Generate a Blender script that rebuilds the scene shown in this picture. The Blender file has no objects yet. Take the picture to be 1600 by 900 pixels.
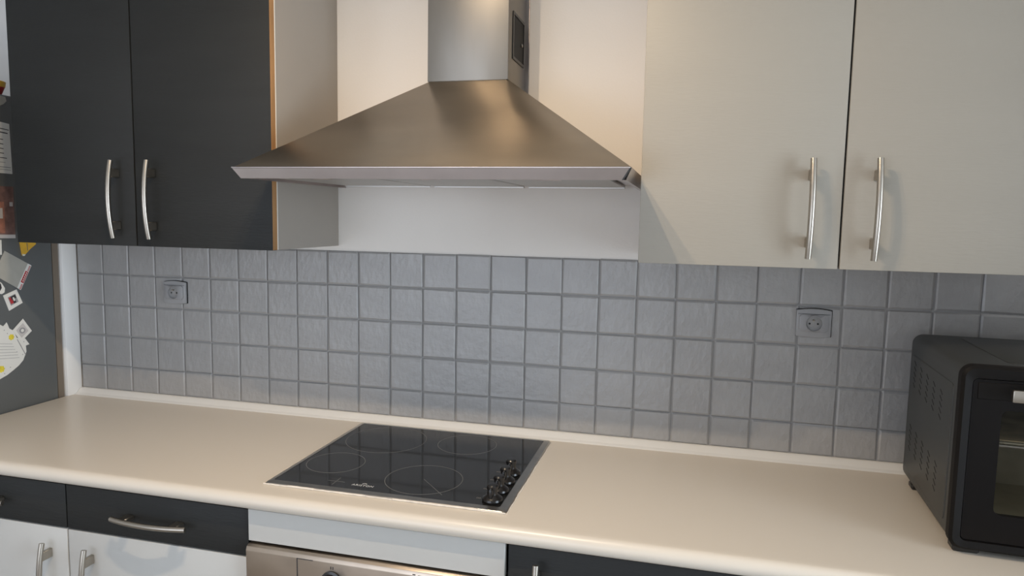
import bpy, bmesh, math, random
from mathutils import Vector, Matrix

random.seed(7)
S = bpy.context.scene
C = S.collection

# ------------------------------------------------------------------ camera
cam_d = bpy.data.cameras.new('camera')
cam = bpy.data.objects.new('camera', cam_d)
C.objects.link(cam)
cam.location = (1.9275, -1.8493, 1.5007)
cam.rotation_euler = (1.4701, -0.0182, 0.2488)
cam_d.sensor_width = 36.0
cam_d.lens = 36.0 * 1090.0 / 1600.0
cam_d.clip_start = 0.02
S.camera = cam

# ------------------------------------------------------------------ world, daylight, exposure
W = bpy.data.worlds.new('sky')
S.world = W
W.use_nodes = True
W.node_tree.nodes['Background'].inputs[0].default_value = (0.72, 0.86, 1.0, 1)
W.node_tree.nodes['Background'].inputs[1].default_value = 1.0

WIN = (-0.80, 1.60, 0.30, 1.98)          # window in the wall opposite the worktop: x0, x1, z0, z1
ROOM_Y = -3.7
day = bpy.data.lights.new('daylight', 'AREA')
day.shape = 'RECTANGLE'
day.size = WIN[1] - WIN[0] - 0.1
day.size_y = WIN[3] - WIN[2] - 0.1
day.color = (0.85, 0.89, 1.0)
day.energy = 28
dl = bpy.data.objects.new('daylight', day)
C.objects.link(dl)
dl.location = ((WIN[0] + WIN[1]) / 2, ROOM_Y + 0.02, (WIN[2] + WIN[3]) / 2)
dl.rotation_euler = (math.radians(90), 0, 0)

WIN2 = (-2.55, -1.00, 0.25, 2.10)        # unseen window added in the right-hand wall to brighten pier and fridge: y0, y1, z0, z1
ROOM_X = 4.6
day2 = bpy.data.lights.new('added_daylight', 'AREA')
day2.shape = 'RECTANGLE'
day2.size = WIN2[1] - WIN2[0] - 0.1
day2.size_y = WIN2[3] - WIN2[2] - 0.1
day2.color = (0.78, 0.89, 1.0)
day2.energy = 70
dl = bpy.data.objects.new('added_daylight', day2)
C.objects.link(dl)
dl.location = (ROOM_X - 0.02, (WIN2[0] + WIN2[1]) / 2, (WIN2[2] + WIN2[3]) / 2)
dl.rotation_euler = (math.radians(90), 0, math.radians(90))

LAMP_W = 27.0
LAMP_COL = (1.0, 0.785, 0.55)
S.view_settings.view_transform = 'Standard'
S.view_settings.look = 'None'
S.view_settings.exposure = 0.0
S.view_settings.gamma = 1.0
S.view_settings.use_curve_mapping = False
S.cycles.use_denoising = True

# ------------------------------------------------------------------ materials
MATS = {}


def mat(name, col, rough=0.5, metal=0.0, var=0.0, vscale=8.0, bump=0.0, bscale=60.0, stretch=(1, 1, 1),
        rvar=0.0, spec=0.5, coat=0.0, trans=0.0, alpha=1.0, emit=None, estr=0.0):
    m = bpy.data.materials.new(name)
    m.use_nodes = True
    nt = m.node_tree
    b = nt.nodes['Principled BSDF']
    b.inputs['Base Color'].default_value = (*col, 1)
    b.inputs['Roughness'].default_value = rough
    b.inputs['Metallic'].default_value = metal
    b.inputs['Specular IOR Level'].default_value = spec
    b.inputs['Coat Weight'].default_value = coat
    b.inputs['Transmission Weight'].default_value = trans
    b.inputs['Alpha'].default_value = alpha
    if emit:
        b.inputs['Emission Color'].default_value = (*emit, 1)
        b.inputs['Emission Strength'].default_value = estr
    if var or bump or rvar:
        tc = nt.nodes.new('ShaderNodeTexCoord')
        mp = nt.nodes.new('ShaderNodeMapping')
        mp.inputs['Scale'].default_value = stretch
        nt.links.new(tc.outputs['Object'], mp.inputs[0])
    if var:
        n = nt.nodes.new('ShaderNodeTexNoise')
        n.inputs['Scale'].default_value = vscale
        n.inputs['Detail'].default_value = 4
        nt.links.new(mp.outputs[0], n.inputs['Vector'])
        r = nt.nodes.new('ShaderNodeMapRange')
        r.inputs['From Min'].default_value = 0.3
        r.inputs['From Max'].default_value = 0.7
        r.inputs['To Min'].default_value = 1 - var
        r.inputs['To Max'].default_value = 1 + var
        nt.links.new(n.outputs['Fac'], r.inputs['Value'])
        mx = nt.nodes.new('ShaderNodeVectorMath')
        mx.operation = 'SCALE'
        mx.inputs[0].default_value = col
        nt.links.new(r.outputs[0], mx.inputs['Scale'])
        nt.links.new(mx.outputs[0], b.inputs['Base Color'])
    if rvar:
        n = nt.nodes.new('ShaderNodeTexNoise')
        n.inputs['Scale'].default_value = vscale * 0.7
        n.inputs['Detail'].default_value = 6
        nt.links.new(mp.outputs[0], n.inputs['Vector'])
        r = nt.nodes.new('ShaderNodeMapRange')
        r.inputs['From Min'].default_value = 0.3
        r.inputs['From Max'].default_value = 0.7
        r.inputs['To Min'].default_value = max(0.02, rough - rvar)
        r.inputs['To Max'].default_value = rough + rvar
        nt.links.new(n.outputs['Fac'], r.inputs['Value'])
        nt.links.new(r.outputs[0], b.inputs['Roughness'])
    if bump:
        n = nt.nodes.new('ShaderNodeTexNoise')
        n.inputs['Scale'].default_value = bscale
        n.inputs['Detail'].default_value = 3
        nt.links.new(mp.outputs[0], n.inputs['Vector'])
        bp = nt.nodes.new('ShaderNodeBump')
        bp.inputs['Strength'].default_value = bump
        bp.inputs['Distance'].default_value = 0.002
        nt.links.new(n.outputs['Fac'], bp.inputs['Height'])
        nt.links.new(bp.outputs[0], b.inputs['Normal'])
    MATS[name] = m
    return m


mat('wall_paint', (0.83, 0.795, 0.75), 0.75, var=0.015, vscale=3, bump=0.12, bscale=180)
mat('pier_paint', (0.86, 0.86, 0.85), 0.5)
mat('room_paint', (0.72, 0.70, 0.67), 0.8)
mat('ceiling_paint', (0.80, 0.78, 0.75), 0.85)
mat('floor_tile', (0.30, 0.26, 0.22), 0.45, var=0.12, vscale=4)
mat('tile_paint', (0.36, 0.357, 0.355), 0.42, 0.15, var=0.05, vscale=14, bump=1.0, bscale=48, stretch=(1.15, 1, 0.9), spec=0.5)
mat('grout_paint', (0.31, 0.308, 0.305), 0.6, bump=0.3, bscale=200)
mat('strip_white', (0.80, 0.79, 0.76), 0.35)
mat('worktop_laminate', (0.72, 0.66, 0.575), 0.3)
mat('door_dark', (0.021, 0.022, 0.0215), 0.55, spec=0.3, var=0.06, vscale=20, bump=0.18, bscale=160, stretch=(0.25, 1, 1.6))
mat('door_cream', (0.355, 0.328, 0.28), 0.5, var=0.015, vscale=6, bump=0.12, bscale=160, stretch=(0.25, 1, 1.6))
mat('door_white', (0.53, 0.53, 0.51), 0.45, var=0.01, vscale=6, bump=0.05, bscale=160)
mat('carcass_cream', (0.33, 0.298, 0.262), 0.55, var=0.02, vscale=5)
mat('carcass_edge', (0.78, 0.75, 0.68), 0.5)
mat('raw_edge', (0.36, 0.19, 0.075), 0.6, var=0.2, vscale=30, stretch=(1, 1, 0.2))
mat('nickel', (0.43, 0.395, 0.345), 0.32, 1.0, rvar=0.05, vscale=40)
mat('steel_canopy', (0.40, 0.335, 0.26), 0.33, 1.0, var=0.12, vscale=5, stretch=(0.6, 1.4, 1.4), rvar=0.05, bump=0.35, bscale=6)
mat('steel_chimney', (0.235, 0.218, 0.192), 0.40, 1.0, var=0.06, vscale=9, stretch=(1.6, 1.6, 0.5), rvar=0.05)
mat('steel_rim', (0.54, 0.49, 0.475), 0.28, 1.0, var=0.05, vscale=14)
mat('steel_frame', (0.46, 0.44, 0.41), 0.32, 1.0, var=0.08, vscale=30)
mat('steel_oven', (0.53, 0.45, 0.37), 0.38, 1.0, var=0.10, vscale=9, rvar=0.08)
mat('highlight_pale', (0.80, 0.79, 0.78), 0.4, 0.3)  # pale tone for light caught on the filters' back edges
mat('filter_mesh', (0.50, 0.48, 0.46), 0.45, 0.8)
mat('black_plastic', (0.014, 0.013, 0.012), 0.38)
mat('black_knob', (0.010, 0.009, 0.009), 0.25)
mat('black_and_shade', (0.008, 0.008, 0.008), 0.7)  # black parts, and the shade painted behind the sockets
mat('hob_glass', (0.012, 0.012, 0.012), 0.07, var=0.1, vscale=10, spec=0.5)
mat('print_grey', (0.16, 0.16, 0.155), 0.5)
mat('print_pale', (0.62, 0.62, 0.60), 0.5)
mat('sealant', (0.80, 0.74, 0.66), 0.5, var=0.12, vscale=60)
mat('socket_grey', (0.33, 0.332, 0.34), 0.38)
mat('socket_insert', (0.30, 0.302, 0.31), 0.38)
mat('oven_enamel', (0.036, 0.039, 0.038), 0.42, bump=0.05, bscale=400)
mat('oven_front', (0.009, 0.008, 0.0075), 0.55, spec=0.12)
mat('oven_gloss', (0.005, 0.004, 0.004), 0.3, spec=0.2)
mat('oven_inside', (0.55, 0.49, 0.34), 0.6, 0.0, var=0.2, vscale=12)
mat('baked', (0.55, 0.42, 0.24), 0.7, var=0.3, vscale=20)
mat('fridge_grey', (0.14, 0.15, 0.152), 0.38, 0.25, bump=0.04, bscale=300)
mat('fridge_back', (0.19, 0.155, 0.12), 0.6)
mat('paper', (0.74, 0.74, 0.71), 0.7)
mat('paper_warm', (0.66, 0.64, 0.57), 0.7)
mat('card_silver', (0.40, 0.39, 0.35), 0.45, var=0.04, vscale=40)
mat('ink', (0.03, 0.03, 0.035), 0.6)
mat('ink_grey', (0.30, 0.30, 0.31), 0.6)
mat('red', (0.42, 0.035, 0.04), 0.55)
mat('photo_brown', (0.20, 0.115, 0.10), 0.5, var=0.35, vscale=45)
mat('photo_orange', (0.38, 0.17, 0.12), 0.5, var=0.3, vscale=60)
mat('photo_pale', (0.55, 0.53, 0.52), 0.5)
mat('yellow', (0.72, 0.42, 0.04), 0.5, var=0.1, vscale=60)
mat('yellow_flower', (0.75, 0.62, 0.05), 0.7, var=0.2, vscale=120)
mat('bowl_red', (0.45, 0.03, 0.03), 0.4)
mat('window_white', (0.8, 0.8, 0.8), 0.4)
mat('bulb_glass', (1, 0.9, 0.75), 0.3, emit=(1.0, 0.75, 0.48), estr=6.0)
mat('lamp_metal', (0.7, 0.68, 0.64), 0.35, 1.0)
m = mat('pane_glass', (0.9, 0.95, 1.0), 0.02, trans=1.0)
m = mat('oven_glass', (0.012, 0.012, 0.010), 0.08, alpha=0.22, spec=0.3)


# brushed sheet steel: highlights stretch across the grain, which runs along x
for nm in ('steel_canopy', 'steel_oven'):
    nt = MATS[nm].node_tree
    tg = nt.nodes.new('ShaderNodeCombineXYZ')
    tg.inputs[1].default_value = -0.8 if nm == 'steel_canopy' else 0.0
    tg.inputs[2].default_value = -0.6
    nt.links.new(tg.outputs[0], nt.nodes['Principled BSDF'].inputs['Tangent'])
    nt.nodes['Principled BSDF'].inputs['Anisotropic'].default_value = 0.5

# ------------------------------------------------------------------ builders
ORG = {}


def link(name, me, m, parent=None, smooth=None):
    o = bpy.data.objects.new(name, me)
    C.objects.link(o)
    if m:
        me.materials.clear()
        me.materials.append(MATS[m])
    if parent is not None:
        o.parent = parent
        org = ORG.get(parent.as_pointer(), Vector((0, 0, 0)))
        ORG[o.as_pointer()] = org
        if org.length:
            me.transform(Matrix.Translation(-org))
    if smooth is not None:
        for p in me.polygons:
            p.use_smooth = True
        me.set_sharp_from_angle(angle=math.radians(smooth))
    return o


def obj(name, bm, m, parent=None, smooth=40):
    bmesh.ops.recalc_face_normals(bm, faces=bm.faces)
    me = bpy.data.meshes.new(name)
    bm.to_mesh(me)
    bm.free()
    return link(name, me, m, parent, smooth)


def thing(name, label, cat, loc=(0, 0, 0), rz=0.0, group=None, local=False):
    o = bpy.data.objects.new(name, None)
    C.objects.link(o)
    o.empty_display_size = 0.05
    o.location = loc
    o.rotation_euler = (0, 0, rz)
    tag(o, label, cat, group)
    ORG[o.as_pointer()] = Vector((0, 0, 0)) if local else Vector(loc)
    return o


def tag(o, label, cat, group=None):
    o['label'] = label
    o['category'] = cat
    if group:
        o['group'] = group
    return o


def struct(o, label=None):
    o['kind'] = 'structure'
    if label:
        o['label'] = label
    return o


def box(x0, x1, y0, y1, z0, z1, bev=0.0, seg=2, bm=None, mtx=None):
    t = bmesh.new()
    vs = [t.verts.new((x, y, z)) for x in (x0, x1) for y in (y0, y1) for z in (z0, z1)]
    for f in ((0, 1, 3, 2), (4, 6, 7, 5), (0, 4, 5, 1), (2, 3, 7, 6), (0, 2, 6, 4), (1, 5, 7, 3)):
        t.faces.new([vs[i] for i in f])
    if bev:
        bmesh.ops.bevel(t, geom=t.edges[:], offset=bev, segments=seg, profile=0.5, affect='EDGES')
    if mtx is not None:
        bmesh.ops.transform(t, matrix=mtx, verts=t.verts)
    if bm is None:
        return t
    return join(bm, t)


def join(bm, t):
    me = bpy.data.meshes.new('tmp')
    t.to_mesh(me)
    t.free()
    bm.from_mesh(me)
    bpy.data.meshes.remove(me)
    return bm


def prism(pts, d0, d1, axis='x', bm=None, bev=0.0):
    """outline pts (2D) pushed from d0 to d1 along axis; x: (y,z), y: (x,z), z: (x,y)"""
    t = bmesh.new()

    def P(p, d):
        return {'x': (d, p[0], p[1]), 'y': (p[0], d, p[1]), 'z': (p[0], p[1], d)}[axis]
    a = [t.verts.new(P(p, d0)) for p in pts]
    b = [t.verts.new(P(p, d1)) for p in pts]
    n = len(pts)
    t.faces.new(a)
    t.faces.new(b)
    for i in range(n):
        t.faces.new((a[i], a[(i + 1) % n], b[(i + 1) % n], b[i]))
    bmesh.ops.recalc_face_normals(t, faces=t.faces)
    if bev:
        bmesh.ops.bevel(t, geom=t.edges[:], offset=bev, segments=2, profile=0.5, affect='EDGES')
    return t if bm is None else join(bm, t)


def tube(path, r, seg=10, bm=None, flat=1.0):
    t = bmesh.new()
    path = [Vector(p) for p in path]
    rings = []
    up0 = None
    for i, p in enumerate(path):
        d = (path[min(i + 1, len(path) - 1)] - path[max(i - 1, 0)]).normalized()
        if up0 is None:
            up0 = Vector((0, 1, 0)) if abs(d.y) < 0.9 else Vector((1, 0, 0))
        u = (up0 - d * up0.dot(d)).normalized()
        v = d.cross(u)
        rings.append([t.verts.new(p + (u * math.cos(k * 2 * math.pi / seg) * flat + v * math.sin(k * 2 * math.pi / seg)) * r) for k in range(seg)])
    for a, b in zip(rings, rings[1:]):
        for k in range(seg):
            t.faces.new((a[k], a[(k + 1) % seg], b[(k + 1) % seg], b[k]))
    t.faces.new(rings[0])
    t.faces.new(rings[-1])
    return t if bm is None else join(bm, t)


def lathe(prof, c, seg=20, bm=None, axis='z'):
    t = bmesh.new()
    rings = []
    for r, h in prof:
        ring = []
        for k in range(seg):
            a = 2 * math.pi * k / seg
            q = (r * math.cos(a), r * math.sin(a))
            if axis == 'z':
                p = (c[0] + q[0], c[1] + q[1], c[2] + h)
            else:                                   # axis -y (towards the room)
                p = (c[0] + q[0], c[1] - h, c[2] + q[1])
            ring.append(t.verts.new(p))
        rings.append(ring)
    for a, b in zip(rings, rings[1:]):
        for k in range(seg):
            t.faces.new((a[k], a[(k + 1) % seg], b[(k + 1) % seg], b[k]))
    t.faces.new(rings[0])
    t.faces.new(rings[-1])
    return t if bm is None else join(bm, t)


def ring_flat(cx, cy, z, r, w, h=0.0004, seg=56):
    t = bmesh.new()
    q = []
    for k in range(seg):
        a = 2 * math.pi * k / seg
        c, s = math.cos(a), math.sin(a)
        q.append([t.verts.new((cx + (r + dr) * c, cy + (r + dr) * s, z + dz)) for dr, dz in ((-w / 2, 0), (-w / 2, h), (w / 2, h), (w / 2, 0))])
    for k in range(seg):
        a, b = q[k], q[(k + 1) % seg]
        for j in range(4):
            t.faces.new((a[j], a[(j + 1) % 4], b[(j + 1) % 4], b[j]))
    return t


def rrect(x0, x1, y0, y1, r, n=5):
    pts = []
    for cx, cy, a0 in ((x1 - r, y1 - r, 0), (x0 + r, y1 - r, 90), (x0 + r, y0 + r, 180), (x1 - r, y0 + r, 270)):
        for k in range(n + 1):
            a = math.radians(a0 + 90 * k / n)
            pts.append((cx + r * math.cos(a), cy + r * math.sin(a)))
    return pts


def bow_handle(parent, x, z, y, length, axis='z'):
    """bowed bar handle standing proud of a front at y; (x, z) is its middle"""
    bm = bmesh.new()
    n = 14
    path = []
    for i in range(n + 1):
        s = -1 + 2 * i / n
        out = 0.024 + 0.012 * (1 - s * s)
        if axis == 'z':
            path.append((x, y - out, z + s * length / 2))
        else:
            path.append((x + s * length / 2, y - out, z))
    tube(path, 0.0062, 12, bm)
    for s in (-0.68, 0.68):
        out = 0.024 + 0.012 * (1 - s * s)
        if axis == 'z':
            cz = z + s * length / 2
            box(x - 0.005, x + 0.005, y - out, y, cz - 0.011, cz + 0.011, 0.002, 1, bm)
        else:
            cx = x + s * length / 2
            box(cx - 0.011, cx + 0.011, y - out, y, z - 0.005, z + 0.005, 0.002, 1, bm)
    return obj('handle', bm, 'nickel', parent)


# ------------------------------------------------------------------ heights
ZC = 0.900            # worktop surface
ZT = 1.397            # top of the tiling
X0, X1 = -0.85, ROOM_X   # room sides
CEIL = 2.5

# ------------------------------------------------------------------ the room
o = struct(obj('floor', box(X0 - 0.1, X1 + 0.1, ROOM_Y - 0.1, 0.1, -0.08, 0.0), 'floor_tile'))
o = struct(obj('ceiling', box(X0 - 0.1, X1 + 0.1, ROOM_Y - 0.1, 0.1, CEIL, CEIL + 0.08), 'ceiling_paint'))
o = struct(obj('wall_left', box(X0 - 0.1, X0, ROOM_Y, 0.1, 0, CEIL), 'room_paint'))
bm = box(X1, X1 + 0.1, ROOM_Y, WIN2[0], 0, CEIL)
box(X1, X1 + 0.1, WIN2[1], 0.1, 0, CEIL, bm=bm)
box(X1, X1 + 0.1, WIN2[0], WIN2[1], 0, WIN2[2], bm=bm)
box(X1, X1 + 0.1, WIN2[0], WIN2[1], WIN2[3], CEIL, bm=bm)
struct(obj('wall_right', bm, 'room_paint'))
bm = bmesh.new()
for a in ((WIN2[0], WIN2[0] + .05, WIN2[2], WIN2[3]), (WIN2[1] - .05, WIN2[1], WIN2[2], WIN2[3]), (WIN2[0] + .05, WIN2[1] - .05, WIN2[2], WIN2[2] + .05),
          (WIN2[0] + .05, WIN2[1] - .05, WIN2[3] - .05, WIN2[3]), (-1.81, -1.75, WIN2[2] + .05, WIN2[3] - .05)):
    box(X1 + 0.02, X1 + 0.07, a[0], a[1], a[2], a[3], bm=bm)
w2 = struct(obj('added_window', bm, 'window_white'))  # frame of the added side window
for a, b in ((WIN2[0] + .05, -1.81), (-1.75, WIN2[1] - .05)):
    obj('pane', box(X1 + 0.046, X1 + 0.05, a, b, WIN2[2] + .05, WIN2[3] - .05), 'pane_glass', w2)
bm = box(X0, WIN[0], ROOM_Y - 0.1, ROOM_Y, 0, CEIL)
box(WIN[1], X1, ROOM_Y - 0.1, ROOM_Y, 0, CEIL, bm=bm)
box(WIN[0], WIN[1], ROOM_Y - 0.1, ROOM_Y, 0, WIN[2], bm=bm)
box(WIN[0], WIN[1], ROOM_Y - 0.1, ROOM_Y, WIN[3], CEIL, bm=bm)
struct(obj('wall_front', bm, 'room_paint'))
# the window that lets the daylight in
bm = bmesh.new()
for a in ((WIN[0], WIN[0] + .05, WIN[2], WIN[3]), (WIN[1] - .05, WIN[1], WIN[2], WIN[3]), (WIN[0] + .05, WIN[1] - .05, WIN[2], WIN[2] + .05),
          (WIN[0] + .05, WIN[1] - .05, WIN[3] - .05, WIN[3]), (0.37, 0.43, WIN[2] + .05, WIN[3] - .05)):
    box(a[0], a[1], ROOM_Y - 0.07, ROOM_Y - 0.02, a[2], a[3], bm=bm)
w1 = struct(obj('window_1', bm, 'window_white'))
for a, b in ((WIN[0] + .05, 0.37), (0.43, WIN[1] - .05)):
    obj('pane', box(a, b, ROOM_Y - 0.05, ROOM_Y - 0.046, WIN[2] + .05, WIN[3] - .05), 'pane_glass', w1)

# back wall: plaster above and below the tiled band, the band itself set back behind the tiles
bm = box(X0, X1, 0.0, 0.1, ZT + 0.0025, CEIL)
box(X0, X1, 0.006, 0.1, 0.0, ZT + 0.0025, bm=bm)
wall_back = struct(obj('wall_back', bm, 'wall_paint', smooth=None))
# boxed-out piece of wall behind the fridge
struct(obj('wall_pier', box(X0, 0.0, -0.055, 0.0, 0, CEIL, 0.003), 'pier_paint'), 'white boxed-out wall end beside the fridge')

# short return wall, unseen, added to shade the right-hand tiles from the side window
struct(obj('added_shade_wall', box(3.0, 3.12, -0.68, 0.0, 0, CEIL, 0.003), 'wall_paint'), 'added return wall that shades the tiles at the right end of the worktop')

# grout and tiles
P = 0.1
NCOL = 30
obj('grout', box(0.001, P * NCOL, 0.0035, 0.0058, 0.915, ZT - 0.002), 'grout_paint', wall_back, None)


def tile_mesh(w, h, seed):
    rnd = random.Random(seed)
    bm = bmesh.new()
    ux = (0, 0.036, 0.964, 1)
    uz = (0, 0.036 * P / h, 1 - 0.036 * P / h, 1)
    g = {}
    for i, u in enumerate(ux):
        for j, v in enumerate(uz):
            ei, ej = i in (0, 3), j in (0, 3)
            dep = -0.0012
            if ei or ej:
                dep = 0.0010
            if ei and ej:
                dep = 0.0020
            jx = rnd.uniform(-0.0008, 0.0008) if (ei or ej) else rnd.uniform(-0.0016, 0.0016)
            jz = rnd.uniform(-0.0008, 0.0008) if (ei or ej) else rnd.uniform(-0.0016, 0.0016)
            g[i, j] = bm.verts.new(((u - 0.5) * w + jx, dep + (rnd.uniform(-0.0003, 0.0003) if (ei or ej) else rnd.uniform(-0.00006, 0.00006)), (v - 0.5) * h + jz))
    for i in range(3):
        for j in range(3):
            bm.faces.new((g[i, j], g[i + 1, j], g[i + 1, j + 1], g[i, j + 1]))
    per = [(i, 0) for i in range(3)] + [(3, j) for j in range(3)] + [(i, 3) for i in (3, 2, 1)] + [(0, j) for j in (3, 2, 1)]
    back = [bm.verts.new((g[p].co.x * 1.01, 0.0055, g[p].co.z * 1.01)) for p in per]
    for k in range(12):
        bm.faces.new((g[per[k]], back[k], back[(k + 1) % 12], g[per[(k + 1) % 12]]))
    bmesh.ops.recalc_face_normals(bm, faces=bm.faces)
    me = bpy.data.meshes.new('tile')
    bm.to_mesh(me)
    bm.free()
    for p in me.polygons:
        p.use_smooth = True
    me.set_sharp_from_angle(angle=math.radians(9))
    me.materials.append(MATS['tile_paint'])
    return me


full = [tile_mesh(0.0964, 0.0964, s) for s in range(8)]
cut = [tile_mesh(0.0964, 0.0775, s + 20) for s in range(4)]
for r in range(5):
    for c in range(NCOL):
        if r < 4:
            me = random.choice(full)
            z = ZT - 0.001 - P * (r + 0.5)
        else:
            me = random.choice(cut)
            z = ZT - 0.401 - 0.0393
        t = bpy.data.objects.new('tile', me)
        C.objects.link(t)
        t.parent = wall_back
        t.location = (P * (c + 0.5) + random.uniform(-.0006, .0006), 0.0, z + random.uniform(-.0006, .0006))
        t.rotation_euler = (random.uniform(-.003, .003), random.choice((0, math.pi)) if r < 4 else 0, random.uniform(-.003, .003))

# sealing strip between worktop and tiles
prof = [(0.0055, 0.9165), (-0.004, 0.9175), (-0.010, 0.9155), (-0.021, 0.9055), (-0.024, 0.9035), (-0.033, 0.9012), (-0.034, 0.8999), (0.0055, 0.8999)]
struct(obj('trim_1', prism(prof, 0.001, 2.998, 'x'), 'strip_white', smooth=50), 'white sealing strip between worktop and tiles')

# ------------------------------------------------------------------ ceiling lamp (two warm bulbs above the worktop side)
lamp = thing('ceiling_lamp', 'ceiling spotlight bar with two warm bulbs above the kitchen', 'lamp', (1.36, -1.08, CEIL))
obj('ceiling_plate', box(1.20, 1.53, -1.11, -1.05, CEIL - 0.025, CEIL, 0.006), 'lamp_metal', lamp)
for lx in (1.295, 1.44):
    hd = obj('lamp_head', lathe([(0.010, 0.0), (0.012, -0.040), (0.020, -0.045), (0.036, -0.100), (0.0345, -0.100), (0.018, -0.050), (0.006, -0.048)], (lx, -1.08, CEIL - 0.025), 18), 'lamp_metal', lamp)
    obj('bulb', lathe([(0.008, -0.050), (0.015, -0.060), (0.022, -0.080), (0.016, -0.092), (0.004, -0.096)], (lx, -1.08, CEIL - 0.025), 16), 'bulb_glass', hd)
    ld = bpy.data.lights.new('bulb_light', 'SPOT')
    ld.energy = LAMP_W
    ld.color = LAMP_COL
    ld.spot_size = math.radians(172)
    ld.spot_blend = 1.0
    ld.shadow_soft_size = 0.009
    lo = bpy.data.objects.new('bulb_light', ld)
    C.objects.link(lo)
    lo.parent = lamp
    lo.location = (lx - 1.36, 0, -0.135)
    lo.rotation_euler = (math.radians(8), 0, 0)

# ------------------------------------------------------------------ wall cabinets
DF = -0.332            # door fronts
CB, CT = 1.410, 2.130  # bottom and top of the wall cabinets


def wall_cabinet(x0, x1, xs, paint, carc, label, hx, edge=None):
    t = thing('wall_cabinet', label, 'cabinet', (x0, 0, CB))
    bm = box(x0, x0 + 0.017, -0.311, -0.001, CB, CT)
    box(x1 - 0.017, x1, -0.311, -0.001, CB, CT, bm=bm)
    box(x0 + 0.017, x1 - 0.017, -0.309, -0.001, CB + 0.001, CB + 0.018, bm=bm)
    box(x0 + 0.017, x1 - 0.017, -0.309, -0.001, CT - 0.018, CT - 0.001, bm=bm)
    box(x0 + 0.017, x1 - 0.017, -0.012, -0.004, CB + 0.018, CT - 0.018, bm=bm)
    obj('carcass', bm, carc, t, None)
    for s, (a, b) in enumerate(((x0 - 0.001, xs - 0.002), (xs + 0.002, x1 + (-0.001 if edge else 0.001)))):
        d = obj('door', box(a, b, DF, DF + 0.019, CB - 0.001, CT, 0.0012, 2), paint, t)
        bow_handle(d, hx[s], 1.5285, DF, 0.197)
        if edge and s == 1:
            e = obj('door_edge', box(b - 0.0005, b + 0.0012, DF + 0.0015, DF + 0.019, CB, CT - 0.001), 'raw_edge', d, None)
            e['label'] = 'unpainted brown wood edge'
    if edge:
        e = obj('edge_band', box(x1 - 0.017, x1 + 0.0006, -0.3128, -0.3095, CB, CT), 'carcass_edge', t, None)
        e['label'] = 'pale edge line of the side panel'
    return t


wall_cabinet(0.152, 0.938, 0.540, 'door_dark', 'carcass_cream', 'anthracite double-door wall cabinet hanging between fridge and cooker hood', (0.4885, 0.5985), True)
wall_cabinet(1.824, 2.620, 2.2205, 'door_cream', 'carcass_cream', 'cream double-door wall cabinet hanging right of the cooker hood', (2.1585, 2.2785))

# ------------------------------------------------------------------ cooker hood
H = thing('cooker_hood', 'stainless steel chimney cooker hood between the two wall cabinets', 'cooker hood', (1.376, 0, 1.577))
HX0, HX1, HY = 0.938, 1.815, -0.487
CX0, CX1, CY, CZ = 1.280, 1.487, -0.180, 1.832
bm = bmesh.new()
T = [bm.verts.new(p) for p in ((CX0, -0.001, CZ), (CX0, CY, CZ), (CX1, CY, CZ), (CX1, -0.001, CZ))]
B = [bm.verts.new(p) for p in ((HX0, -0.001, 1.6005), (HX0, HY, 1.6005), (HX1, HY, 1.6005), (HX1, -0.001, 1.6005))]
for i in range(4):
    bm.faces.new((T[i], T[(i + 1) % 4], B[(i + 1) % 4], B[i]))
bm.faces.new(T)
bm.faces.new(B)
bmesh.ops.bevel(bm, geom=[e for e in bm.edges if abs(e.verts[0].co.z - e.verts[1].co.z) > 0.1], offset=0.004, segments=2, affect='EDGES')
obj('canopy', bm, 'steel_canopy', H)
# rim: front strip and two end caps, drawn in at the bottom
ZR0, ZR1 = 1.5765, 1.6000


def slab(pts_top, pts_bot):
    b = bmesh.new()
    t_ = [b.verts.new((p[0], p[1], ZR1)) for p in pts_top]
    u_ = [b.verts.new((p[0], p[1], ZR0)) for p in pts_bot]
    n = len(t_)
    b.faces.new(t_)
    b.faces.new(u_)
    for i in range(n):
        b.faces.new((t_[i], t_[(i + 1) % n], u_[(i + 1) % n], u_[i]))
    return b


obj('rim', slab([(HX0, HY), (HX1 - 0.003, HY), (HX1 - 0.003, HY + 0.012), (HX0, HY + 0.012)],
                [(HX0 + 0.018, HY + 0.008), (HX1 - 0.018, HY + 0.008), (HX1 - 0.018, HY + 0.014), (HX0 + 0.018, HY + 0.014)]), 'steel_rim', H, None)
obj('rim_lip', box(HX0 - 0.0005, HX1 - 0.002, HY - 0.0012, HY + 0.004, 1.5985, 1.6015, 0.0008, 1), 'steel_rim', H)
for nm, a, b, m_ in (('corner_seal', HX1 - 0.003, HX1 - 0.018, 'black_plastic'),):
    obj(nm, slab([(a, HY + 0.001), (a + 0.003, HY + 0.001), (a + 0.003, HY + 0.012), (a, HY + 0.012)],
                 [(b, HY + 0.0045), (b + 0.0035, HY + 0.0045), (b + 0.0035, HY + 0.014), (b, HY + 0.014)]), m_, H, None)
obj('end_cap', slab([(HX1 - 0.012, HY + 0.012), (HX1, HY + 0.006), (HX1, -0.001), (HX1 - 0.012, -0.001)],
                    [(HX1 - 0.018, HY + 0.014), (HX1 - 0.010, HY + 0.008), (HX1 - 0.010, -0.001), (HX1 - 0.018, -0.001)]), 'steel_rim', H, None)
obj('end_cap', slab([(HX0, HY + 0.012), (HX0 + 0.012, HY + 0.012), (HX0 + 0.012, -0.001), (HX0, -0.001)],
                    [(HX0 + 0.018, HY + 0.014), (HX0 + 0.026, HY + 0.014), (HX0 + 0.026, -0.001), (HX0 + 0.018, -0.001)]), 'steel_rim', H, None)
obj('underside', box(HX0 + 0.02, HX1 - 0.02, HY + 0.012, -0.001, 1.588, 1.592), 'steel_rim', H, None)
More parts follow.
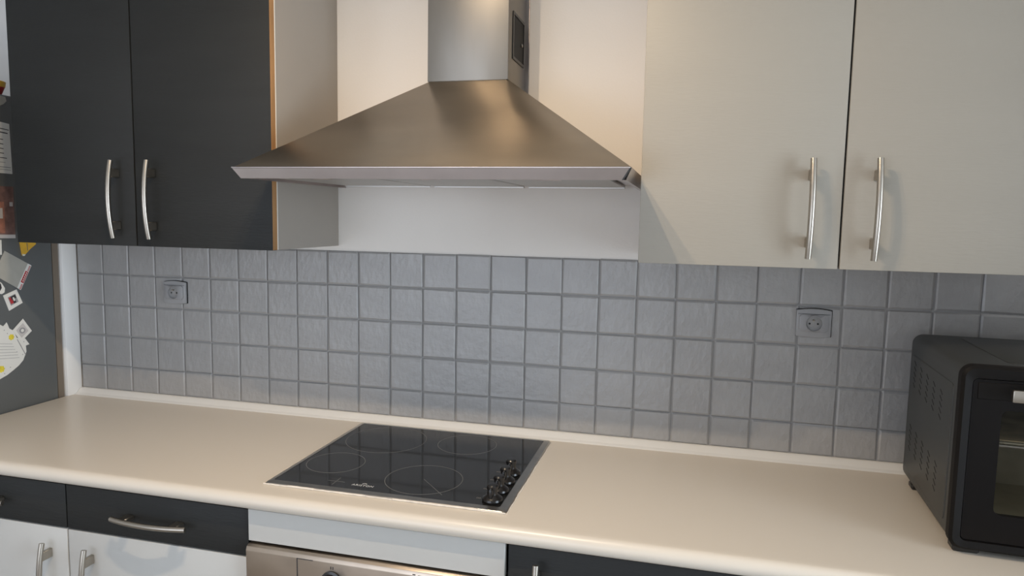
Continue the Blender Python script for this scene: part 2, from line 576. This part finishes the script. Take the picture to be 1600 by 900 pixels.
for k in range(3):
    a = 0.990 + k * 0.262
    f = obj('grease_filter', box(a, a + 0.250, -0.420, -0.045, 1.581, 1.588, 0.002, 1), 'filter_mesh', H)
    obj('edge_highlight', box(a, a + 0.250, -0.052, -0.043, 1.5775, 1.5822, 0.001, 1), 'highlight_pale', f)  # pale bar paints the wall's light reflected on the back edge
    obj('latch', box(a + 0.10, a + 0.15, -0.412, -0.396, 1.5785, 1.5815, 0.001, 1), 'steel_rim', f)
ch = obj('chimney', box(CX0, CX1, CY, -0.001, CZ, CEIL - 0.002, 0.002, 2), 'steel_chimney', H)
obj('wall_bracket', box(CX0 - 0.008, CX1 + 0.010, -0.005, -0.001, CZ - 0.012, CEIL - 0.002), 'steel_rim', H, None)
# black side vent in the chimney
bm = bmesh.new()
for y0, y1, z0, z1 in ((-.144, -.029, 1.996, 2.003), (-.144, -.029, 1.889, 1.896), (-.144, -.138, 1.896, 1.996), (-.035, -.029, 1.896, 1.996)):
    box(CX1 - 0.001, CX1 + 0.003, y0, y1, z0, z1, bm=bm)
obj('vent_frame', bm, 'black_plastic', ch, None)
obj('vent_cover', box(CX1 - 0.001, CX1 + 0.0012, -.138, -.035, 1.896, 1.996), 'black_and_shade', ch, None)
obj('vent_screw', box(CX1 + 0.001, CX1 + 0.005, -.060, -.052, 1.936, 1.944, 0.0015, 1), 'steel_frame', ch)

# ------------------------------------------------------------------ worktop
pr = [(0.0055, ZC - 0.036), (0.0055, ZC), (-0.562, ZC)]
for a in range(0, 181, 15):
    r = math.radians(a)
    pr.append((-0.574 - 0.018 * math.sin(r), ZC - 0.018 + 0.018 * math.cos(r)))
pr = pr[:3] + pr[3:]
wt = obj('worktop', prism(pr, -0.003, 2.998, 'x'), 'worktop_laminate', smooth=40)
tag(wt, 'long cream laminate worktop with rounded front edge below the grey tiles', 'worktop')

# ------------------------------------------------------------------ hob
hb = thing('ceramic_hob', 'black glass ceramic hob with steel rim set into the cream worktop', 'hob', (1.31, -0.282, ZC))
GX0, GX1, GY0, GY1 = 1.045, 1.572, -0.508, -0.057
outer = rrect(1.031, 1.590, -0.526, -0.042, 0.010)
mid = rrect(1.034, 1.587, -0.523, -0.045, 0.009)
inner = rrect(GX0, GX1, GY0, GY1, 0.005)
bm = bmesh.new()
L = []
for pts, z in ((outer, ZC), (mid, ZC + 0.0035), (inner, ZC + 0.0052), (inner, ZC + 0.0035)):
    L.append([bm.verts.new((p[0], p[1], z)) for p in pts])
for a, b in zip(L, L[1:]):
    for k in range(len(a)):
        bm.faces.new((a[k], a[(k + 1) % len(a)], b[(k + 1) % len(a)], b[k]))
obj('steel_frame', bm, 'steel_frame', hb)
gl = obj('glass_plate', prism(rrect(GX0 + .0005, GX1 - .0005, GY0 + .0005, GY1 - .0005, 0.005), ZC + 0.0005, ZC + 0.0046, 'z'), 'hob_glass', hb, 30)
GZ = ZC + 0.0046
for cx, cy, r in ((1.167, -0.172, 0.106), (1.385, -0.147, 0.077), (1.124, -0.368, 0.069), (1.366, -0.408, 0.088)):
    obj('heating_ring', ring_flat(cx, cy, GZ, r, 0.0014), 'print_grey', gl)


def strip(a, b, w, z, m_, parent, nm='print_line', h=0.0004):
    a, b = Vector(a), Vector(b)
    d = (b - a).normalized()
    n = Vector((-d.y, d.x)) * w / 2
    return obj(nm, prism([(a + n)[:], (b + n)[:], (b - n)[:], (a - n)[:]], z, z + h, 'z'), m_, parent, None)


strip((1.366, -0.408), (1.436, -0.482), 0.0011, GZ, 'print_grey', gl)
strip((1.162, -0.476), (1.204, -0.476), 0.0011, GZ, 'print_grey', gl)
strip((1.183, -0.497), (1.183, -0.455), 0.0013, GZ, 'print_grey', gl)
cu = bpy.data.curves.new('brand', 'FONT')
cu.body = 'ARISTON'
cu.size = 0.0115
cu.align_x = 'CENTER'
cu.extrude = 0.0002
cu.space_character = 1.1
to = bpy.data.objects.new('brand', cu)
C.objects.link(to)
dg = bpy.context.evaluated_depsgraph_get()
me = bpy.data.meshes.new_from_object(to.evaluated_get(dg))
bpy.data.objects.remove(to)
me.transform(Matrix.Translation((1.251, -0.4865, GZ + 0.0003)))
link('brand_lettering', me, 'print_pale', gl)
bm = bmesh.new()
for k in range(7):
    a0, a1 = math.radians(20 + 20 * k), math.radians(40 + 20 * k)
    p = [(1.251 + r_ * math.cos(a), -0.4755 + r_ * 0.9 * math.sin(a)) for r_, a in ((.0065, a0), (.0065, a1), (.0045, a1), (.0045, a0))]
    prism(p, GZ, GZ + 0.0004, 'z', bm)
obj('brand_emblem', bm, 'print_pale', gl, None)
for k, ky in enumerate((-0.318, -0.370, -0.425, -0.478)):
    kn = obj('control_knob', lathe([(0.0210, 0.0), (0.0225, 0.003), (0.0215, 0.007), (0.0150, 0.012), (0.0115, 0.015), (0.0105, 0.022), (0.0125, 0.028), (0.0125, 0.033), (0.0100, 0.0360), (0.003, 0.0365)],
                                     (1.5475, ky, GZ), 24), 'black_knob', hb, 30)
    obj('grip', box(1.5475 - 0.0045, 1.5475 + 0.0045, ky - 0.0175, ky + 0.0175, GZ + 0.006, GZ + 0.0300, 0.003, 2,
                    mtx=None), 'black_knob', kn)
    obj('pointer_mark', box(1.5475 - 0.0008, 1.5475 + 0.0008, ky - 0.0165, ky - 0.011, GZ + 0.0300, GZ + 0.0304), 'print_grey', kn, None)
    for dx in (-0.034, -0.029):
        obj('zone_symbol', ring_flat(1.5475 + dx, ky + 0.004, GZ, 0.0022, 0.0012, seg=12), 'print_grey', gl)
# ragged bead of sealant round the rim
bm = bmesh.new()


def bead(a, b, n, r0, r1):
    pth = []
    rr = random.uniform(r0, r1)
    for i in range(n + 1):
        f = i / n
        pth.append((a[0] + (b[0] - a[0]) * f + random.uniform(-.0008, .0008), a[1] + (b[1] - a[1]) * f + random.uniform(-.0008, .0008), ZC + 0.95 * rr))
    tube(pth, rr, 6, bm)


for i in range(9):
    x_ = 1.031 + i * 0.0622
    bead((x_, -0.5275), (x_ + 0.0615, -0.5275), 8, 0.0016, 0.0030)
for i in range(6):
    y_ = -0.526 + i * 0.08
    bead((1.5912, y_), (1.5912, y_ + 0.078), 8, 0.0010, 0.0018)
    bead((1.0298, y_), (1.0298, y_ + 0.078), 8, 0.0008, 0.0012)
obj('sealant_bead', bm, 'sealant', hb)['kind'] = 'stuff'

# ------------------------------------------------------------------ base units
BF = -0.570
TOPZ = ZC - 0.040


def carcass(t, x0, x1, m_='carcass_cream'):
    bm = box(x0, x0 + 0.016, BF + 0.02, -0.02, 0.10, TOPZ + 0.003)
    box(x1 - 0.016, x1, BF + 0.02, -0.02, 0.10, TOPZ + 0.003, bm=bm)
    box(x0 + 0.016, x1 - 0.016, BF + 0.02, -0.02, 0.10, 0.116, bm=bm)
    box(x0 + 0.016, x1 - 0.016, -0.03, -0.02, 0.116, TOPZ, bm=bm)
    obj('carcass', bm, m_, t, None)
    obj('plinth', box(x0, x1, BF + 0.06, BF + 0.075, 0.0, 0.10), 'door_dark', t, None)


def drawer_unit(x0, x1, label, hx, hdoor):
    t = thing('base_cabinet', label, 'cabinet', (x0, 0, 0))
    carcass(t, x0, x1)
    d = obj('drawer', box(x0 + 0.0012, x1 - 0.0012, BF, BF + 0.019, 0.752, TOPZ - 0.002, 0.001, 2), 'door_dark', t)
    bow_handle(d, hx, 0.803, BF, 0.197, 'x')
    d = obj('door', box(x0 + 0.0015, x1 - 0.0015, BF, BF + 0.019, 0.105, 0.7485, 0.0015, 2), 'door_white', t)
    bow_handle(d, hdoor, 0.619, BF, 0.197, 'z')
    return t


drawer_unit(0.002, 0.5315, 'base cabinet with dark drawer and white door, leftmost, beside the fridge', 0.272, 0.4815)
drawer_unit(0.5325, 1.022, 'base cabinet with dark drawer and white door, next to the built-in oven', 0.780, 0.6025)

# housing of the built-in oven with its white filler panel
t = thing('oven_housing', 'white filler panel and housing of the built-in oven under the hob', 'cabinet', (1.0235, 0, 0))
for a, b in ((1.0235, 1.0255), (1.6005, 1.6025)):
    obj('side_panel', box(a, b, BF + 0.03, -0.02, 0.10, TOPZ + 0.003), 'black_and_shade', t, None)
obj('filler_panel', box(1.0245, 1.6015, BF - 0.005, BF + 0.013, 0.7905, TOPZ + 0.002, 0.001, 1), 'door_white', t)
obj('plinth', box(1.0235, 1.602, BF + 0.06, BF + 0.075, 0.0, 0.10), 'door_dark', t, None)

ov = thing('built_in_oven', 'stainless steel built-in oven below the white filler panel', 'oven', (1.313, -0.57, 0.2))
pp = [(-0.54, 0.668), (-0.586, 0.668), (-0.587, 0.774), (-0.584, 0.782), (-0.577, 0.7855), (-0.54, 0.7855)]
cp = obj('control_panel', prism(pp, 1.0255, 1.6005, 'x', bev=0.0012), 'steel_oven', ov)
obj('oven_body', box(1.030, 1.596, -0.56, -0.06, 0.20, 0.78), 'black_and_shade', ov, None)
dr = obj('oven_door', box(1.0255, 1.6005, -0.586, -0.56, 0.20, 0.662, 0.004, 2), 'steel_oven', ov)
obj('door_window', box(1.085, 1.541, -0.5875, -0.585, 0.27, 0.56, 0.001, 1), 'oven_gloss', dr)
bm = tube([(1.08, -0.62, 0.615), (1.55, -0.62, 0.615)], 0.008, 12)
box(1.10, 1.115, -0.62, -0.585, 0.609, 0.621, bm=bm)
box(1.51, 1.525, -0.62, -0.585, 0.609, 0.621, bm=bm)
obj('door_handle', bm, 'nickel', dr)
for kx in (1.231, 1.435):
    k_ = obj('oven_knob', lathe([(0.024, 0), (0.024, 0.004), (0.019, 0.006), (0.017, 0.022), (0.014, 0.025), (0.002, 0.0255)], (kx, -0.587, 0.733), 22, axis='y'), 'black_knob', ov, 30)
for x0, x1, z0, z1 in ((1.149, 1.1504, 0.715, 0.774), (1.149, 1.187, 0.7726, 0.774), (1.412, 1.418, 0.7755, 0.7768), (1.424, 1.445, 0.7742, 0.7756),
                       (1.228, 1.2295, 0.760, 0.766), (1.233, 1.2345, 0.760, 0.766)):
    obj('panel_mark', box(x0, x1, -0.5878, -0.5862, z0, z1), 'ink', cp, None)


def dark_unit(x0, x1, label, hx):
    t = thing('base_cabinet', label, 'cabinet', (x0, 0, 0))
    carcass(t, x0, x1, 'door_dark')
    d = obj('door', box(x0 + 0.004, x1 - 0.0015, BF, BF + 0.019, 0.105, TOPZ - 0.001, 0.0012, 2), 'door_dark', t)
    bow_handle(d, hx, 0.7375, BF, 0.197, 'z')
    return t


dark_unit(1.6035, 2.2, 'base cabinet with a single dark door, right of the built-in oven', 1.668)
dark_unit(2.201, 2.798, 'base cabinet with a single dark door, under the black mini oven', 2.265)

# ------------------------------------------------------------------ sockets


def socket(x, z, label):
    t = thing('wall_socket', label, 'socket', (x, -0.001, z), 0, 'wall sockets')
    w, h = 0.0405, 0.0360
    pts = []
    for k in range(9):
        s = -1 + k / 4
        pts.append((x + s * w * (1.0 - 0.02 * (1 - abs(s))), z + h - 0.004 * s * s))
    for k in range(9):
        s = 1 - k / 4
        pts.append((x + s * w, z - h + 0.003 * s * s))
    obj('painted_shadow', prism([(x + 0.0012 + (p[0] - x) * 1.02, z + (p[1] - z) * 1.03 + 0.0004) for p in pts], 0.002, -0.004, 'y'), 'black_and_shade', t, None)  # black backing, shifted right and up, paints the plate's edge shadow
    pl = obj('cover_plate', prism(pts, 0.002, -0.0105, 'y', bev=0.0018), 'socket_grey', t)
    ins = []
    for k in range(7):
        s = -1 + k / 3
        ins.append((x + s * 0.0335, z + 0.0215 - 0.0025 * s * s))
    for k in range(7):
        s = 1 - k / 3
        ins.append((x + s * 0.0335, z - 0.0225 + 0.002 * s * s))
    # insert ring around the round well
    bm = bmesh.new()
    n = 28
    q = []
    for k in range(n):
        a = 2 * math.pi * k / n
        c, s = math.cos(a), math.sin(a)
        R = min(0.0335 / max(abs(c), 1e-6), 0.0220 / max(abs(s), 1e-6), 0.038)
        q.append([bm.verts.new(v) for v in ((x + c * R, -0.0100, z + s * R), (x + c * R, -0.0135, z + s * R), (x + c * 0.0195, -0.0175, z + s * 0.0195),
                                            (x + c * 0.0185, -0.0172, z + s * 0.0185), (x + c * 0.0180, -0.0102, z + s * 0.0180))])
    for k in range(n):
        a, b = q[k], q[(k + 1) % n]
        for j in range(4):
            bm.faces.new((a[j], a[j + 1], b[j + 1], b[j]))
    obj('insert', bm, 'socket_insert', t, 35)
    obj('well', lathe([(0.0172, 0.0003), (0.0165, 0.0006)], (x, -0.0102, z), 28, axis='y'), 'grout_paint', t)
    for dx in (-0.0095, 0.0095):
        obj('pin_hole', lathe([(0.0024, 0), (0.0024, 0.0012)], (x + dx, -0.0104, z - 0.001), 10, axis='y'), 'black_and_shade', t)
    obj('earth_pin', lathe([(0.0022, 0), (0.0022, 0.008), (0.001, 0.009)], (x - 0.001, -0.0104, z + 0.008), 10, axis='y'), 'nickel', t)
    bm = box(x - 0.037, x + 0.037, -0.0112, -0.0104, z + 0.0225, z + 0.0232)
    obj('groove', bm, 'black_and_shade', pl, None)


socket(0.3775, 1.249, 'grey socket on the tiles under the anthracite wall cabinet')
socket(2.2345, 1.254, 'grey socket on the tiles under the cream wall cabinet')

# ------------------------------------------------------------------ mini oven (built in its own frame, turned slightly)
M = thing('mini_oven', 'black countertop mini oven with glass door at right end of the worktop', 'mini oven', (2.437, -0.075, ZC), math.radians(-3.2), local=True)
MW, MD, MZ0, MZ1 = 0.49, 0.372, 0.012, 0.3515
# shell: rounded top and edges, open at the front
outl = rrect(0.0, MW, MZ0, MZ1, 0.022, 6)
inl = rrect(0.010, MW - 0.010, MZ0 + 0.010, MZ1 - 0.010, 0.014, 6)
bm = bmesh.new()
rings = []
for pts, y in ((inl, -0.012), (inl, -MD + 0.01), (outl, -MD + 0.01), (outl, -0.006), (rrect(0.005, MW - 0.005, MZ0 + 0.005, MZ1 - 0.005, 0.018, 6), 0.0)):
    rings.append([bm.verts.new((p[0], y, p[1])) for p in pts])
n = len(outl)
for a, b in zip(rings, rings[1:]):
    for k in range(n):
        bm.faces.new((a[k], a[(k + 1) % n], b[(k + 1) % n], b[k]))
bm.faces.new(rings[-1])
bm.faces.new(rings[0])
sh = obj('shell', bm, 'oven_enamel', M, 35)
# raised side field with vent slots
sf = obj('side_field', prism(rrect(-0.335, -0.020, MZ0 + 0.03, MZ1 - 0.045, 0.014, 4), -0.0012, 0.002, 'x', bev=0.001), 'oven_enamel', sh)
bm = bmesh.new()
for zb in (0.292, 0.146):
    for c_ in range(5):
        for r_ in range(5):
            y_ = -0.050 - 0.052 * c_
            z_ = zb - 0.0125 * r_ - 0.004 * c_
            prism([(y_ + 0.004, z_ + 0.004), (y_ + 0.0065, z_ + 0.0015), (y_ - 0.010, z_ - 0.0065), (y_ - 0.0125, z_ - 0.004)], -0.0014, -0.001, 'x', bm)
obj('vent_slots', bm, 'black_and_shade', sh, None)['kind'] = 'stuff'
tf = obj('top_field', prism(rrect(0.085, MW - 0.085, -0.335, 0.03 - 0.06, 0.02, 4), MZ1 - 0.001, MZ1 + 0.0012, 'z', bev=0.0008), 'oven_enamel', sh)
# front bezel
bo = rrect(-0.002, MW + 0.002, MZ0 - 0.002, MZ1 + 0.001, 0.022, 6)
bo2 = rrect(0.003, MW - 0.003, MZ0 + 0.003, MZ1 - 0.004, 0.018, 6)
bi = rrect(0.016, MW - 0.016, MZ0 + 0.014, MZ1 - 0.022, 0.010, 6)
bm = bmesh.new()
rings = [[bm.verts.new((p[0], y, p[1])) for p in pts] for pts, y in ((bo, -MD + 0.014), (bo, -MD - 0.004), (bo2, -MD - 0.010), (bi, -MD - 0.006), (bi, -MD + 0.012))]
for a, b in zip(rings, rings[1:]):
    for k in range(n):
        bm.faces.new((a[k], a[(k + 1) % n], b[(k + 1) % n], b[k]))
obj('front_bezel', bm, 'oven_front', M, 35)
# door with window
dx0, dx1, dz0, dz1 = 0.018, MW - 0.018, MZ0 + 0.016, MZ1 - 0.024
gx0, gx1, gz0, gz1 = 0.066, MW - 0.066, 0.080, 0.274
po = rrect(dx0, dx1, dz0, dz1, 0.008, 6)
pi_ = rrect(gx0, gx1, gz0, gz1, 0.012, 6)
bm = bmesh.new()
rings = [[bm.verts.new((p[0], y, p[1])) for p in pts] for pts, y in ((pi_, -MD + 0.008), (po, -MD + 0.008), (po, -MD - 0.002), (pi_, -MD - 0.002), (pi_, -MD + 0.008))]
for a, b in zip(rings, rings[1:]):
    for k in range(n):
        bm.faces.new((a[k], a[(k + 1) % n], b[(k + 1) % n], b[k]))
bmesh.ops.remove_doubles(bm, verts=bm.verts, dist=1e-6)
md = obj('oven_door', bm, 'oven_gloss', M, 35)
obj('door_glass', prism(rrect(gx0, gx1, gz0, gz1, 0.012, 6), -MD + 0.002, -MD - 0.001, 'y'), 'oven_glass', md, 30)
obj('door_panel', box(0.026, MW - 0.026, -MD - 0.0035, -MD - 0.0018, 0.292, 0.322, 0.0008, 1), 'oven_front', md)
bm = box(0.070, MW - 0.070, -MD - 0.034, -MD - 0.024, 0.296, 0.318, 0.002, 2)
box(0.10, 0.115, -MD - 0.026, -MD - 0.001, 0.301, 0.313, bm=bm)
box(MW - 0.115, MW - 0.10, -MD - 0.026, -MD - 0.001, 0.301, 0.313, bm=bm)
obj('door_handle', bm, 'nickel', md)
for fx in (0.03, MW - 0.03):
    for fy in (-0.045, -MD + 0.018):
        obj('foot', box(fx - 0.022, fx + 0.022, fy - 0.016, fy + 0.016, 0.0, MZ0 + 0.001, 0.003, 1), 'black_plastic', M)
bm = box(0.012, 0.014, -MD + 0.02, -0.014, MZ0 + 0.012, MZ1 - 0.012)
box(MW - 0.014, MW - 0.012, -MD + 0.02, -0.014, MZ0 + 0.012, MZ1 - 0.012, bm=bm)
box(0.012, MW - 0.012, -0.016, -0.014, MZ0 + 0.012, MZ1 - 0.012, bm=bm)
box(0.012, MW - 0.012, -MD + 0.02, -0.014, MZ0 + 0.011, MZ0 + 0.013, bm=bm)
obj('oven_liner', bm, 'oven_inside', M, None)
bm = bmesh.new()
for k in range(14):
    tube([(0.02 + 0.0345 * k, -MD + 0.03, 0.20), (0.02 + 0.0345 * k, -0.03, 0.20)], 0.0016, 6, bm)
for y_ in (-MD + 0.03, -0.03):
    tube([(0.015, y_, 0.20), (MW - 0.015, y_, 0.20)], 0.0025, 6, bm)
obj('rack', bm, 'nickel', M)
tr = thing('baking_tray', 'pale baking tray inside the black mini oven', 'tray', (2.437, -0.075, ZC), math.radians(-3.2), local=True)
bm = prism([(0.03, 0.245), (0.045, 0.222), (MW - 0.045, 0.222), (MW - 0.03, 0.245), (MW - 0.033, 0.246), (MW - 0.047, 0.2245), (0.047, 0.2245), (0.033, 0.246)], -MD + 0.04, -0.04, 'y')
obj('tray', bm, 'oven_inside', tr, None)
obj('baking_paper', box(0.05, MW - 0.05, -MD + 0.05, -0.05, 0.2247, 0.2262), 'baked', tr, None)
for o_ in (tr,):
    for c_ in o_.children:
        c_.data.transform(Matrix.Translation((0, 0, -0.222 + 0.2022)))

# ------------------------------------------------------------------ fridge
F = thing('fridge', 'tall grey fridge at the left end of the worktop', 'fridge', (-0.305, -0.38, 0.0))
FX = -0.008
FT = 1.827
obj('body', box(-0.605, FX, -0.66, -0.082, 0.03, FT, 0.006, 3), 'fridge_grey', F)
obj('back_panel', box(-0.60, FX - 0.002, -0.0815, -0.060, 0.03, FT - 0.01), 'fridge_back', F, None)
d = obj('fridge_door', box(-0.605, FX, -0.725, -0.664, 0.62, FT, 0.010, 3), 'fridge_grey', F)
bm = tube([(-0.06, -0.765, 0.75), (-0.06, -0.765, 1.25)], 0.011, 12)
box(-0.066, -0.054, -0.765, -0.724, 0.78, 0.80, bm=bm)
box(-0.066, -0.054, -0.765, -0.724, 1.20, 1.22, bm=bm)
obj('door_handle', bm, 'nickel', d)
d = obj('freezer_door', box(-0.605, FX, -0.725, -0.664, 0.05, 0.612, 0.010, 3), 'fridge_grey', F)
for fx in (-0.57, -0.045):
    for fy in (-0.62, -0.12):
        obj('foot', lathe([(0.018, 0), (0.018, 0.006), (0.012, 0.007), (0.012, 0.031)], (fx, fy, 0), 12), 'black_plastic', F)

# things stuck to its side
PX = FX + 0.0003


def flat_item(name, pts, m_, label, cat, th=0.0012, group='papers and magnets on the fridge side'):
    cy = sum(p[0] for p in pts) / len(pts)
    cz = sum(p[1] for p in pts) / len(pts)
    t = thing(name, label, cat, (PX, cy, cz), 0, group)
    b = obj('sheet', prism(pts, PX, PX + th, 'x'), m_, t, None)
    return t, b, PX + th


def printed(b, pts, x, m_, nm='print'):
    return obj(nm, prism(pts, x - 0.0001, x + 0.0004, 'x'), m_, b, None)


def quad(c0, c1, c2, c3, u0, u1, v0, v1):
    """sub-quad of a sheet given by corners (top-left, top-right, bottom-right, bottom-left)"""
    def at(u, v):
        a = Vector(c0).lerp(Vector(c1), u)
        b = Vector(c3).lerp(Vector(c2), u)
        return tuple(a.lerp(b, v))
    return [at(u0, v0), at(u1, v0), at(u1, v1), at(u0, v1)]


sheet = [(-0.345, 1.760), (-0.205, 1.745), (-0.203, 1.601), (-0.345, 1.604)]
t, b, x = flat_item('note_sheet', sheet, 'paper', 'white printed sheet with lines of text high on the fridge side', 'paper')
for k, (u0, u1, v0, v1, m_) in enumerate(((.62, .98, .12, .135, 'ink'), (.62, .95, .19, .21, 'ink'), (.70, .84, .33, .345, 'ink'), (.66, .84, .42, .435, 'ink'), (.66, .84, .51, .525, 'ink'),
                                          (.64, .84, .60, .615, 'ink'), (.64, .90, .69, .705, 'ink'), (.62, .86, .78, .79, 'ink_grey'), (.60, .97, .87, .885, 'ink_grey'), (.60, .97, .92, .93, 'ink_grey'),
                                          (.10, .50, .2, .22, 'ink'), (.10, .5, .4, .415, 'ink'), (.10, .5, .6, .615, 'ink'))):
    printed(b, quad(*sheet, u0, u1, v0, v1), x, m_)
ph = [(-0.345, 1.565), (-0.203, 1.564), (-0.204, 1.413), (-0.345, 1.416)]
t, b, x = flat_item('photo_print', ph, 'photo_brown', 'brownish photograph with an orange figure on the fridge side', 'photo')
printed(b, quad(*ph, .55, .78, .30, .90), x, 'photo_orange')
printed(b, quad(*ph, .62, .74, .42, .62), x + 0.0004, 'photo_pale')
printed(b, quad(*ph, .0, 1, .93, 1), x, 'photo_pale')
printed(b, quad(*ph, .90, .97, .30, .38), x, 'photo_pale')
t, b, x = flat_item('banana_magnet', [(-0.192, 1.402), (-0.189, 1.379), (-0.186, 1.361), (-0.180, 1.361), (-0.162, 1.378), (-0.140, 1.394), (-0.144, 1.402), (-0.160, 1.412), (-0.177, 1.420)],
                    'yellow', 'yellow banana-shaped magnet just below the anthracite cabinet', 'magnet', 0.004)
printed(b, [(-0.188, 1.366), (-0.186, 1.3595), (-0.180, 1.3595), (-0.177, 1.364)], x, 'paper_warm')
printed(b, [(-0.172, 1.398), (-0.170, 1.398), (-0.168, 1.376), (-0.170, 1.374)], x, 'fridge_back')
cd = [(-0.240, 1.377), (-0.157, 1.329), (-0.196, 1.258), (-0.277, 1.310)]
t, b, x = flat_item('silver_card', cd, 'card_silver', 'tilted silver-grey square card with red and white edge strip', 'card')
printed(b, quad(*cd, .86, 1.0, 0, 1), x, 'paper')
printed(b, quad(*cd, .885, .985, .28, .74), x + 0.0004, 'red')
for k in range(4):
    printed(b, quad(*cd, .93, .985, .05 + .055 * k, .08 + .055 * k), x + 0.0004, 'red')
    printed(b, quad(*cd, .93, .985, .80 + .05 * k, .83 + .05 * k), x + 0.0004, 'red')
for k in range(5):
    printed(b, quad(*cd, .925, .955, .32 + .08 * k, .37 + .08 * k), x + 0.0007, 'paper')
sm = [(-0.252, 1.247), (-0.209, 1.261), (-0.192, 1.219), (-0.236, 1.200)]
t, b, x = flat_item('picture_card', sm, 'paper', 'small white card with black and red picture on the fridge side', 'card')
printed(b, quad(*sm, .22, .78, .22, .78), x, 'ink_grey')
printed(b, quad(*sm, .26, .46, .28, .70), x + 0.0003, 'red')
printed(b, quad(*sm, .40, .74, .26, .48), x + 0.0006, 'ink')
printed(b, quad(*sm, .46, .62, .52, .74), x + 0.0006, 'ink')
printed(b, quad(*sm, .50, .60, .36, .60), x + 0.0009, 'paper')
t, b, x = flat_item('black_magnet', [(-0.266, 1.292), (-0.256, 1.284), (-0.247, 1.268), (-0.249, 1.256), (-0.257, 1.252), (-0.274, 1.256), (-0.280, 1.279)], 'paper', 'black and white rounded magnet left of the small picture card', 'magnet', 0.003)
printed(b, [(-0.268, 1.288), (-0.259, 1.282), (-0.257, 1.270), (-0.262, 1.262), (-0.272, 1.260), (-0.277, 1.276)], x, 'ink')
bird = [(-0.268, 1.164), (-0.257, 1.157), (-0.25, 1.163), (-0.246, 1.167), (-0.243, 1.16), (-0.239, 1.148), (-0.226, 1.139), (-0.217, 1.116), (-0.19, 1.11), (-0.177, 1.09), (-0.189, 1.088),
        (-0.188, 1.07), (-0.2, 1.045), (-0.215, 1.032), (-0.232, 1.022), (-0.253, 1.011), (-0.277, 1.003), (-0.305, 1.002), (-0.333, 1.025), (-0.345, 1.07), (-0.337, 1.123), (-0.303, 1.16)]
t, b, x = flat_item('paper_cutout', bird, 'paper', 'speckled white paper cut-out with two yellow flowers low on the fridge side', 'paper')
for (cy, cz), r in (((-0.234, 1.121), .0085), ((-0.270, 1.032), .0095)):
    pts = [(cy + r * (1 + .12 * math.cos(7 * a)) * math.cos(a), cz + r * (1 + .12 * math.cos(7 * a)) * math.sin(a)) for a in [k * math.pi / 15 for k in range(30)]]
    printed(b, pts, x, 'yellow_flower', 'flower')
for cy, cz in ((-0.255, 1.145), (-0.246, 1.134), (-0.206, 1.091), (-0.219, 1.074), (-0.201, 1.063), (-0.242, 1.032), (-0.261, 1.017), (-0.195, 1.101), (-0.290, 1.14), (-0.31, 1.05), (-0.32, 1.1)):
    printed(b, [(cy + .0015 * math.cos(a), cz + .0015 * math.sin(a)) for a in [k * math.pi / 3 for k in range(6)]], x, 'ink_grey', 'speck')
for k in range(6):
    z_ = 1.105 - k * 0.009
    printed(b, [(-0.275, z_ + .004), (-0.232 + .004 * k, z_ - .004), (-0.232 + .004 * k, z_ - .005), (-0.275, z_ + .003)], x, 'ink_grey', 'text_line')
printed(b, [(-0.215, 1.112), (-0.190, 1.060), (-0.192, 1.059), (-0.217, 1.111)], x, 'ink_grey', 'fold')
c2 = [(-0.230, 1.141), (-0.195, 1.171), (-0.168, 1.130), (-0.205, 1.102)]
cy, cz = -0.1995, 1.136
t = thing('portrait_card', 'small white card with a grey picture overlapping the speckled cut-out', 'card', (PX, cy, cz), 0, 'papers and magnets on the fridge side')
b = obj('sheet', prism(c2, PX + 0.0016, PX + 0.0028, 'x'), 'paper', t, None)
printed(b, quad(*c2, .18, .82, .18, .82), PX + 0.0028, 'photo_pale')
printed(b, [(cy + .010 * math.cos(a), cz + .009 * math.sin(a)) for a in [k * math.pi / 6 for k in range(12)]], PX + 0.0031, 'ink_grey')
printed(b, [(cy + .005 * math.cos(a), cz + .005 * math.sin(a)) for a in [k * math.pi / 6 for k in range(12)]], PX + 0.0034, 'paper')
t, b, x = flat_item('note_slip', [(-0.300, 1.412), (-0.248, 1.409), (-0.249, 1.366), (-0.300, 1.369)], 'paper', 'plain white slip below the brownish photograph', 'paper')
t, b, x = flat_item('shell_magnet', [(-0.250, 1.822), (-0.214, 1.821), (-0.211, 1.809), (-0.221, 1.799), (-0.240, 1.790), (-0.252, 1.800)], 'card_silver', 'beige irregular magnet at the top edge of the fridge side', 'magnet', 0.003)
# bowl on top
bw = thing('bowl', 'small red bowl with yellow inside on top of the fridge', 'bowl', (-0.075, -0.185, FT))
obj('bowl_body', lathe([(0.010, 0.0), (0.013, 0.002), (0.024, 0.030), (0.0245, 0.0305)], (-0.075, -0.185, FT), 20), 'bowl_red', bw)
obj('yellow_rim', lathe([(0.0245, 0.029), (0.027, 0.044), (0.0245, 0.046), (0.010, 0.050)], (-0.075, -0.185, FT), 20), 'yellow', bw)
